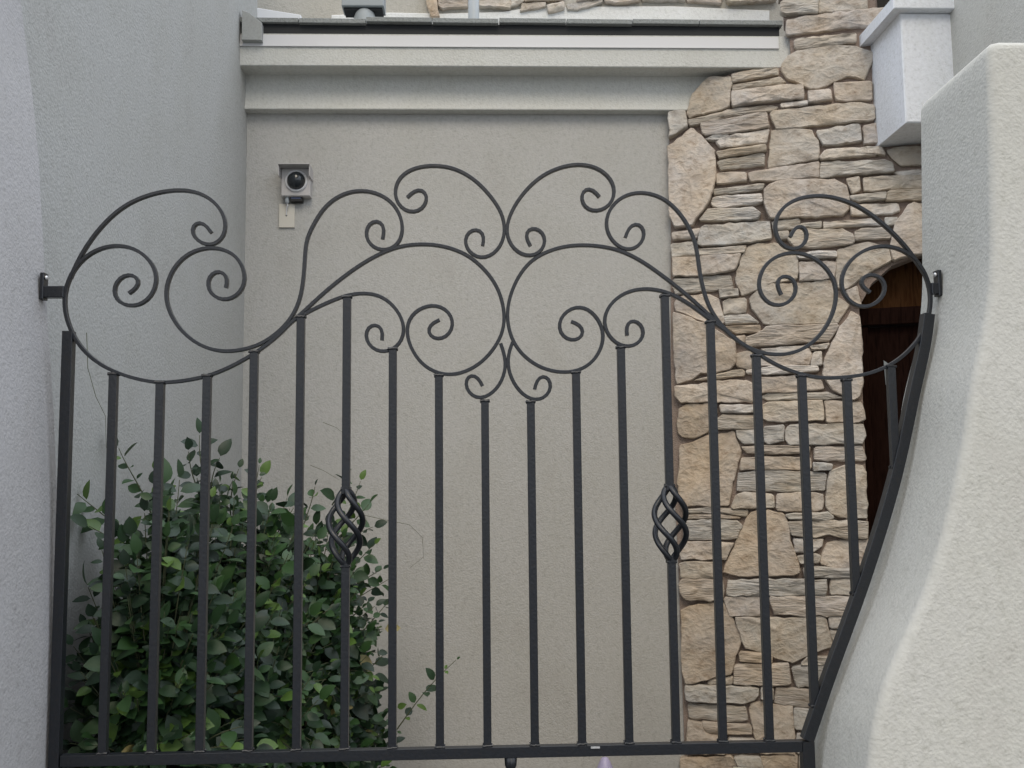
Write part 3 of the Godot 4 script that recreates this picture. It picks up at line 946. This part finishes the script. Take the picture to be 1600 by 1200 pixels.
func build_wall_stones(w: Node3D) -> void:
	stone(w, "gl", [674, 4117, 696, 4132, 871, 4116, 865, 4036, 693, 4049, 671, 4060])
	stone(w, "b", [881, 4158, 1129, 4122, 1119, 4026, 943, 4032, 874, 4040])
	stone(w, "b", [662, 4189, 867, 4160, 871, 4124, 696, 4138, 660, 4138])
	stone(w, "p", [701, 4021, 942, 4029, 1080, 4026, 1248, 4018, 1244, 3935, 1087, 3934, 706, 3937, 698, 3948])
	stone(w, "bl", [740, 3907, 1057, 3900, 1056, 3851, 762, 3848, 742, 3860])
	stone(w, "b", [671, 3768, 702, 3814, 755, 3836, 947, 3843, 1060, 3825, 1131, 3785, 1132, 3736, 1086, 3643, 1002, 3671, 939, 3648, 852, 3620, 817, 3621, 697, 3689, 670, 3736])
	stone(w, "bl", [406, 3748, 450, 3758, 648, 3761, 652, 3725, 408, 3706])
	stone(w, "bl", [405, 3691, 657, 3700, 689, 3669, 406, 3657])
	stone(w, "p", [399, 3646, 582, 3653, 775, 3644, 777, 3567, 580, 3574, 401, 3567])
	stone(w, "p", [799, 3602, 914, 3604, 920, 3547, 802, 3542])
	stone(w, "p", [935, 3636, 1119, 3629, 1120, 3528, 940, 3539])
	stone(w, "w", [657, 3552, 794, 3555, 796, 3536, 660, 3533])
	stone(w, "b", [603, 3514, 621, 3518, 1053, 3520, 1130, 3493, 1127, 3417, 740, 3412, 629, 3417, 610, 3454])
	stone(w, "b", [152, 3561, 193, 3667, 282, 3748, 403, 3733, 386, 3565, 171, 3534])
	stone(w, "g", [58, 3568, 143, 3571, 155, 3478, 60, 3424])
	stone(w, "bl", [162, 3514, 409, 3554, 601, 3554, 646, 3543, 606, 3520, 408, 3515, 246, 3493, 167, 3480])
	stone(w, "pl", [228, 3480, 292, 3494, 583, 3511, 591, 3426, 393, 3417, 255, 3419, 235, 3430])
	stone(w, "gl", [255, 3395, 301, 3417, 379, 3418, 370, 3395, 323, 3385])
	stone(w, "w", [309, 3368, 381, 3403, 591, 3414, 575, 3345, 334, 3339])
	stone(w, "bl", [310, 3320, 571, 3333, 570, 3300, 321, 3286])
	stone(w, "gl", [311, 3260, 320, 3274, 564, 3289, 559, 3224, 330, 3219])
	stone(w, "p", [181, 3469, 255, 3392, 301, 3321, 301, 3201, 280, 3089, 244, 3023, 166, 2919, 79, 2917, 51, 2976, 46, 3212, 50, 3376])
	stone(w, "p", [306, 3200, 463, 3195, 467, 3144, 308, 3140])
	stone(w, "p", [474, 3187, 678, 3205, 845, 3208, 837, 3129, 676, 3131, 483, 3139])
	stone(w, "gl", [894, 3203, 1160, 3190, 1206, 3167, 1209, 3125, 933, 3132, 893, 3121, 839, 3125, 851, 3204])
	stone(w, "gl", [284, 3112, 553, 3118, 546, 3089, 291, 3082])
	stone(w, "wl", [273, 3042, 285, 3070, 540, 3066, 547, 3016, 312, 3006, 273, 3027])
	stone(w, "gl", [204, 2943, 249, 3002, 493, 2991, 536, 2955, 513, 2930, 333, 2933])
	stone(w, "b", [604, 3412, 721, 3409, 809, 3390, 844, 3319, 843, 3229, 679, 3217, 582, 3208, 589, 3319])
	stone(w, "g", [835, 3381, 944, 3391, 1051, 3395, 1059, 3303, 991, 3301, 866, 3301])
	stone(w, "p", [1074, 3390, 1135, 3396, 1142, 3289, 1067, 3293])
	stone(w, "b", [847, 3238, 876, 3272, 1152, 3266, 1175, 3225, 852, 3222])
	stone(w, "b", [1172, 3480, 1472, 3447, 1464, 3274, 1169, 3280])
	stone(w, "b", [1187, 3242, 1223, 3256, 1462, 3244, 1457, 3144, 1246, 3158, 1199, 3204])
	stone(w, "wl", [1215, 3124, 1294, 3126, 1456, 3114, 1455, 3093, 1238, 3101])
	stone(w, "b", [977, 3104, 1039, 3113, 1042, 3037, 997, 3029])
	stone(w, "b", [1056, 3100, 1184, 3106, 1455, 3087, 1451, 3019, 1180, 3034, 1059, 3036])
	stone(w, "gl", [990, 3012, 1169, 3017, 1162, 2982, 1034, 2981, 995, 2993])
	stone(w, "bl", [1171, 3014, 1191, 3027, 1451, 3015, 1448, 2961, 1167, 2976])
	stone(w, "w", [989, 2966, 1221, 2956, 1233, 2919, 1186, 2905, 992, 2912])
	stone(w, "p", [1183, 2656, 1175, 2733, 1205, 2844, 1264, 2935, 1297, 2959, 1321, 2942, 1357, 2856, 1365, 2684, 1295, 2683])
	stone(w, "b", [1329, 2947, 1447, 2943, 1435, 2685, 1376, 2684, 1366, 2861])
	stone(w, "p", [554, 3074, 576, 3109, 675, 3125, 921, 3108, 970, 3065, 987, 3000, 979, 2943, 947, 2915, 668, 2920, 581, 2927, 555, 3012])
	stone(w, "gl", [736, 2884, 839, 2888, 837, 2858, 729, 2863])
	stone(w, "wl", [850, 2884, 1108, 2885, 1145, 2867, 1134, 2850, 1006, 2854, 849, 2854])
	stone(w, "g", [1157, 2884, 1220, 2885, 1205, 2847, 1161, 2847])
	stone(w, "bl", [670, 2806, 689, 2854, 950, 2837, 998, 2800, 997, 2755, 805, 2751, 697, 2762])
	stone(w, "bl", [1005, 2824, 1033, 2836, 1182, 2834, 1180, 2775, 1003, 2779])
	stone(w, "b", [909, 2731, 1067, 2762, 1165, 2737, 1178, 2656, 1099, 2622, 1020, 2574, 951, 2519, 907, 2528, 905, 2629])
	stone(w, "wl", [710, 2721, 813, 2732, 906, 2722, 908, 2695, 715, 2699])
	stone(w, "p", [720, 2678, 901, 2672, 898, 2594, 858, 2584, 719, 2581])
	stone(w, "b", [454, 2494, 513, 2551, 572, 2572, 704, 2567, 790, 2571, 841, 2579, 875, 2571, 905, 2483, 964, 2435, 899, 2347, 639, 2351, 570, 2354, 525, 2366, 469, 2451])
	stone(w, "p", [951, 2510, 1007, 2530, 1017, 2432, 981, 2440])
	stone(w, "p", [974, 2399, 1006, 2377, 1017, 2225, 1007, 2003, 987, 1953, 958, 1942, 860, 1994, 820, 2065, 822, 2127, 864, 2232, 909, 2314])
	stone(w, "pl", [430, 2277, 447, 2294, 517, 2318, 547, 2344, 899, 2341, 904, 2328, 857, 2257, 636, 2246, 436, 2240])
	stone(w, "wl", [766, 2228, 856, 2242, 844, 2216, 765, 2208])
	stone(w, "wl", [508, 2228, 749, 2235, 691, 2205, 576, 2195, 542, 2199])
	stone(w, "p", [460, 2181, 543, 2195, 680, 2206, 751, 2217, 763, 2183, 748, 2135, 596, 2136, 492, 2137])
	stone(w, "p", [380, 2205, 439, 2221, 462, 2211, 468, 2126, 442, 2124, 378, 2133])
	stone(w, "w", [774, 2194, 814, 2197, 814, 2130, 758, 2132])
	stone(w, "wl", [762, 2228, 848, 2233, 837, 2215, 767, 2215])
	stone(w, "wl", [430, 2114, 541, 2127, 629, 2132, 794, 2122, 793, 2097, 540, 2090, 433, 2097])
	stone(w, "p", [501, 2074, 686, 2076, 804, 2054, 823, 2003, 683, 1994, 498, 1994])
	stone(w, "gl", [503, 1974, 536, 1988, 838, 1983, 906, 1956, 837, 1950, 535, 1954])
	stone(w, "b", [507, 1929, 535, 1942, 805, 1942, 811, 1842, 531, 1841, 510, 1855])
	stone(w, "p", [820, 1939, 910, 1939, 1004, 1925, 1013, 1837, 979, 1824, 824, 1830])
	stone(w, "gl", [509, 1816, 612, 1819, 610, 1774, 604, 1735, 527, 1720, 511, 1737])
	stone(w, "g", [619, 1791, 639, 1821, 999, 1818, 1015, 1765, 995, 1716, 635, 1718, 618, 1746])
	stone(w, "ol", [395, 1708, 527, 1714, 734, 1707, 733, 1671, 525, 1672, 416, 1677])
	stone(w, "pl", [758, 1704, 994, 1700, 1010, 1639, 997, 1628, 756, 1638])
	stone(w, "g", [750, 1621, 845, 1614, 838, 1587, 753, 1580])
	stone(w, "g", [367, 1794, 460, 1798, 500, 1797, 504, 1726, 400, 1728, 372, 1764])
	stone(w, "p", [61, 2044, 216, 2051, 264, 2061, 422, 2065, 457, 2049, 459, 1947, 76, 1955, 50, 1996])
	stone(w, "w", [287, 1934, 493, 1928, 492, 1889, 294, 1896])
	stone(w, "bl", [270, 1862, 294, 1880, 480, 1875, 489, 1803, 362, 1803, 265, 1808])
	stone(w, "o", [58, 1850, 75, 1922, 112, 1942, 260, 1944, 271, 1892, 258, 1857, 215, 1792, 137, 1760, 89, 1764, 60, 1795])
	stone(w, "p", [50, 2450, 214, 2377, 284, 2334, 379, 2266, 373, 2154, 337, 2125, 265, 2110, 182, 2107, 146, 2078, 61, 2055, 50, 2216])
	stone(w, "bl", [157, 2071, 277, 2100, 360, 2115, 407, 2119, 424, 2104, 417, 2089, 276, 2076])
	stone(w, "p", [57, 2496, 80, 2532, 248, 2538, 295, 2510, 327, 2386, 324, 2374, 214, 2386, 66, 2462])
	stone(w, "g", [303, 2556, 397, 2556, 402, 2519, 307, 2513])
	stone(w, "b", [321, 2490, 360, 2503, 443, 2505, 437, 2426, 322, 2426])
	stone(w, "gl", [322, 2414, 451, 2413, 502, 2368, 332, 2367])
	stone(w, "ol", [332, 2352, 508, 2352, 509, 2316, 384, 2316])
	stone(w, "p", [383, 2304, 430, 2302, 423, 2266, 388, 2267])
	stone(w, "g", [193, 2814, 214, 2900, 241, 2910, 579, 2912, 587, 2816, 511, 2806, 346, 2800, 226, 2802])
	stone(w, "gl", [594, 2911, 729, 2912, 728, 2860, 595, 2861])
	stone(w, "g", [618, 2851, 670, 2853, 674, 2810, 616, 2811])
	stone(w, "p", [58, 2887, 211, 2900, 191, 2845, 57, 2852])
	stone(w, "g", [54, 2824, 185, 2827, 192, 2755, 58, 2752])
	stone(w, "bl", [195, 2780, 452, 2786, 439, 2753, 320, 2749, 201, 2754])
	stone(w, "p", [206, 2745, 421, 2745, 395, 2664, 317, 2650, 215, 2642])
	stone(w, "p", [58, 2746, 194, 2745, 197, 2646, 58, 2642])
	stone(w, "gl", [58, 2630, 364, 2635, 377, 2564, 219, 2555, 62, 2549])
	stone(w, "b", [463, 2785, 505, 2794, 610, 2790, 666, 2755, 705, 2728, 714, 2643, 703, 2589, 579, 2582, 514, 2552, 420, 2518, 392, 2584, 387, 2621, 413, 2693, 433, 2747])
	stone(w, "o", [70, 1723, 220, 1771, 355, 1794, 390, 1693, 346, 1537, 319, 1402, 219, 1399, 152, 1405, 73, 1397, 53, 1511])
	stone(w, "o", [391, 1654, 509, 1655, 735, 1649, 743, 1588, 380, 1590])
	stone(w, "gl", [372, 1573, 468, 1583, 737, 1577, 811, 1565, 802, 1480, 648, 1475, 360, 1480])
	stone(w, "b", [333, 1396, 354, 1458, 404, 1472, 545, 1462, 546, 1390, 341, 1388])
	stone(w, "p", [562, 1462, 701, 1467, 796, 1461, 791, 1384, 751, 1370, 575, 1373, 556, 1385])
	stone(w, "bl", [78, 1380, 219, 1391, 412, 1379, 411, 1346, 318, 1360, 95, 1366])
	stone(w, "ol", [83, 1354, 273, 1354, 372, 1340, 273, 1335, 88, 1335])
	stone(w, "gl", [77, 1318, 217, 1329, 366, 1324, 379, 1301, 352, 1229, 214, 1225, 80, 1230])
	stone(w, "p", [55, 1165, 85, 1210, 219, 1211, 335, 1206, 289, 1123, 66, 1120])
	stone(w, "o", [434, 1371, 510, 1376, 590, 1357, 615, 1313, 622, 1214, 651, 1121, 665, 1067, 648, 1050, 363, 1038, 275, 1056, 370, 1257, 405, 1335])
	stone(w, "gl", [601, 1357, 692, 1362, 814, 1368, 844, 1340, 812, 1324, 622, 1335])
	stone(w, "bl", [616, 1318, 738, 1327, 911, 1324, 1004, 1319, 1001, 1238, 907, 1232, 809, 1253, 745, 1236, 687, 1242, 627, 1252])
	stone(w, "b", [804, 1400, 820, 1521, 832, 1576, 912, 1608, 990, 1604, 1007, 1574, 1002, 1340, 906, 1335, 834, 1357])
	stone(w, "w", [642, 1233, 785, 1230, 781, 1198, 737, 1165, 639, 1163])
	stone(w, "g", [652, 1143, 737, 1155, 768, 1149, 762, 1111, 666, 1105])
	stone(w, "p", [767, 1106, 780, 1166, 807, 1209, 839, 1223, 907, 1224, 1036, 1224, 1030, 1093, 902, 1089, 824, 1093])
	stone(w, "gl", [681, 1083, 740, 1089, 1020, 1082, 1018, 1039, 685, 1037])
	stone(w, "b", [54, 1098, 71, 1109, 222, 1108, 266, 1106, 264, 1028, 57, 1025])
	stone(w, "pl", [48, 985, 57, 1013, 225, 1019, 274, 1014, 274, 912, 71, 910, 52, 946])
	stone(w, "gl", [291, 951, 307, 1013, 503, 1022, 690, 1026, 727, 1021, 797, 1022, 787, 950, 500, 941, 299, 937])
	stone(w, "b", [811, 1025, 904, 1032, 1018, 1034, 1014, 957, 808, 950])
	stone(w, "p", [282, 926, 462, 932, 494, 927, 497, 840, 307, 833, 282, 895])
	stone(w, "pl", [508, 933, 687, 937, 906, 944, 1014, 946, 1010, 853, 688, 842, 535, 849, 512, 895])
	stone(w, "o", [53, 857, 138, 887, 271, 903, 302, 846, 363, 717, 322, 623, 303, 540, 226, 518, 71, 476, 50, 530])
	stone(w, "b", [329, 824, 507, 830, 582, 825, 688, 833, 777, 842, 795, 773, 809, 693, 734, 664, 606, 603, 516, 632, 458, 652, 375, 671])
	stone(w, "w", [793, 837, 881, 842, 984, 842, 982, 791, 801, 786])
	stone(w, "g", [800, 767, 981, 775, 978, 704, 818, 701])
	stone(w, "bl", [653, 602, 691, 638, 790, 639, 789, 602, 658, 597])
	stone(w, "o", [801, 655, 828, 691, 977, 696, 974, 609, 799, 602])
	stone(w, "ol", [345, 651, 458, 649, 511, 640, 510, 600, 349, 604])
	stone(w, "pl", [318, 573, 348, 588, 584, 597, 602, 493, 312, 481])
	stone(w, "gl", [603, 585, 693, 596, 912, 592, 908, 495, 628, 485, 615, 530])
	stone(w, "b", [177, 483, 193, 508, 311, 520, 305, 486, 187, 476])
	stone(w, "g", [65, 468, 227, 475, 431, 469, 435, 431, 405, 405, 356, 388, 224, 389, 71, 394])
	stone(w, "g", [450, 470, 508, 473, 506, 415, 448, 412])
	stone(w, "pl", [511, 420, 527, 471, 688, 476, 907, 476, 904, 395, 685, 385, 567, 393, 510, 400])
	stone(w, "bl", [75, 370, 223, 372, 370, 370, 382, 307, 275, 294, 78, 301])
	stone(w, "ol", [147, 285, 391, 284, 399, 241, 273, 231, 175, 231, 151, 256])
	stone(w, "o", [72, 284, 135, 285, 158, 237, 194, 222, 268, 219, 260, 134, 63, 122])
	stone(w, "w", [277, 210, 403, 217, 422, 189, 420, 151, 275, 142])
	stone(w, "o", [395, 390, 458, 398, 600, 385, 606, 281, 606, 157, 425, 146, 405, 251, 388, 346])
	stone(w, "g", [609, 376, 684, 370, 902, 362, 899, 282, 695, 271, 610, 276])
	stone(w, "w", [619, 253, 680, 249, 898, 261, 895, 179, 620, 158])
	stone(w, "o", [33, 98, 289, 119, 321, 68, 320, 34, 30, 15])
	stone(w, "g", [304, 120, 425, 132, 447, 90, 436, 42, 335, 35])
	stone(w, "o", [439, 133, 615, 146, 617, 77, 451, 52])
	stone(w, "b", [629, 146, 894, 162, 891, 94, 627, 78])
	stone(w, "b", [35, 4, 305, 21, 312, -72, 32, -91])
	stone(w, "p", [334, 23, 612, 53, 617, -50, 341, -70])
	stone(w, "g", [32, -106, 418, -79, 415, -159, 30, -188])
	stone(w, "o", [432, -78, 701, -59, 698, -138, 429, -158])
	stone(w, "b", [29, -203, 270, -184, 266, -313, 26, -333])
	stone(w, "p", [289, -183, 627, -158, 622, -284, 285, -312])

func build_upper_stones(parent: Node3D) -> void:
	var w := parent
	stone(w, "o", [-401, 4706, -323, 4706, -320, 4561, -308, 4508, -362, 4508, -385, 4593])
	stone(w, "pl", [-312, 4707, -129, 4708, -130, 4586, -246, 4577, -293, 4569, -312, 4593])
	stone(w, "b", [-44, 4708, 143, 4710, 149, 4576, -52, 4587])
	stone(w, "g", [153, 4584, 236, 4621, 283, 4694, 158, 4694])
	stone(w, "b", [219, 4572, 228, 4605, 376, 4614, 375, 4585, 211, 4556])
	stone(w, "b", [243, 4621, 314, 4695, 502, 4696, 485, 4631, 384, 4624])
	stone(w, "b", [383, 4593, 493, 4619, 500, 4574, 398, 4541])
	stone(w, "g", [516, 4607, 736, 4645, 743, 4616, 586, 4566, 515, 4566])
	stone(w, "b", [586, 4657, 737, 4704, 755, 4704, 745, 4649, 585, 4620])
	stone(w, "p", [759, 4704, 986, 4706, 985, 4632, 869, 4613, 762, 4617])
	stone(w, "gl", [1000, 4706, 1290, 4708, 1279, 4634, 1003, 4637])
	stone(w, "p", [1294, 4708, 1540, 4710, 1520, 4617, 1297, 4634])
	stone(w, "b", [1554, 4710, 1900, 4712, 1879, 4638, 1762, 4628, 1564, 4617])
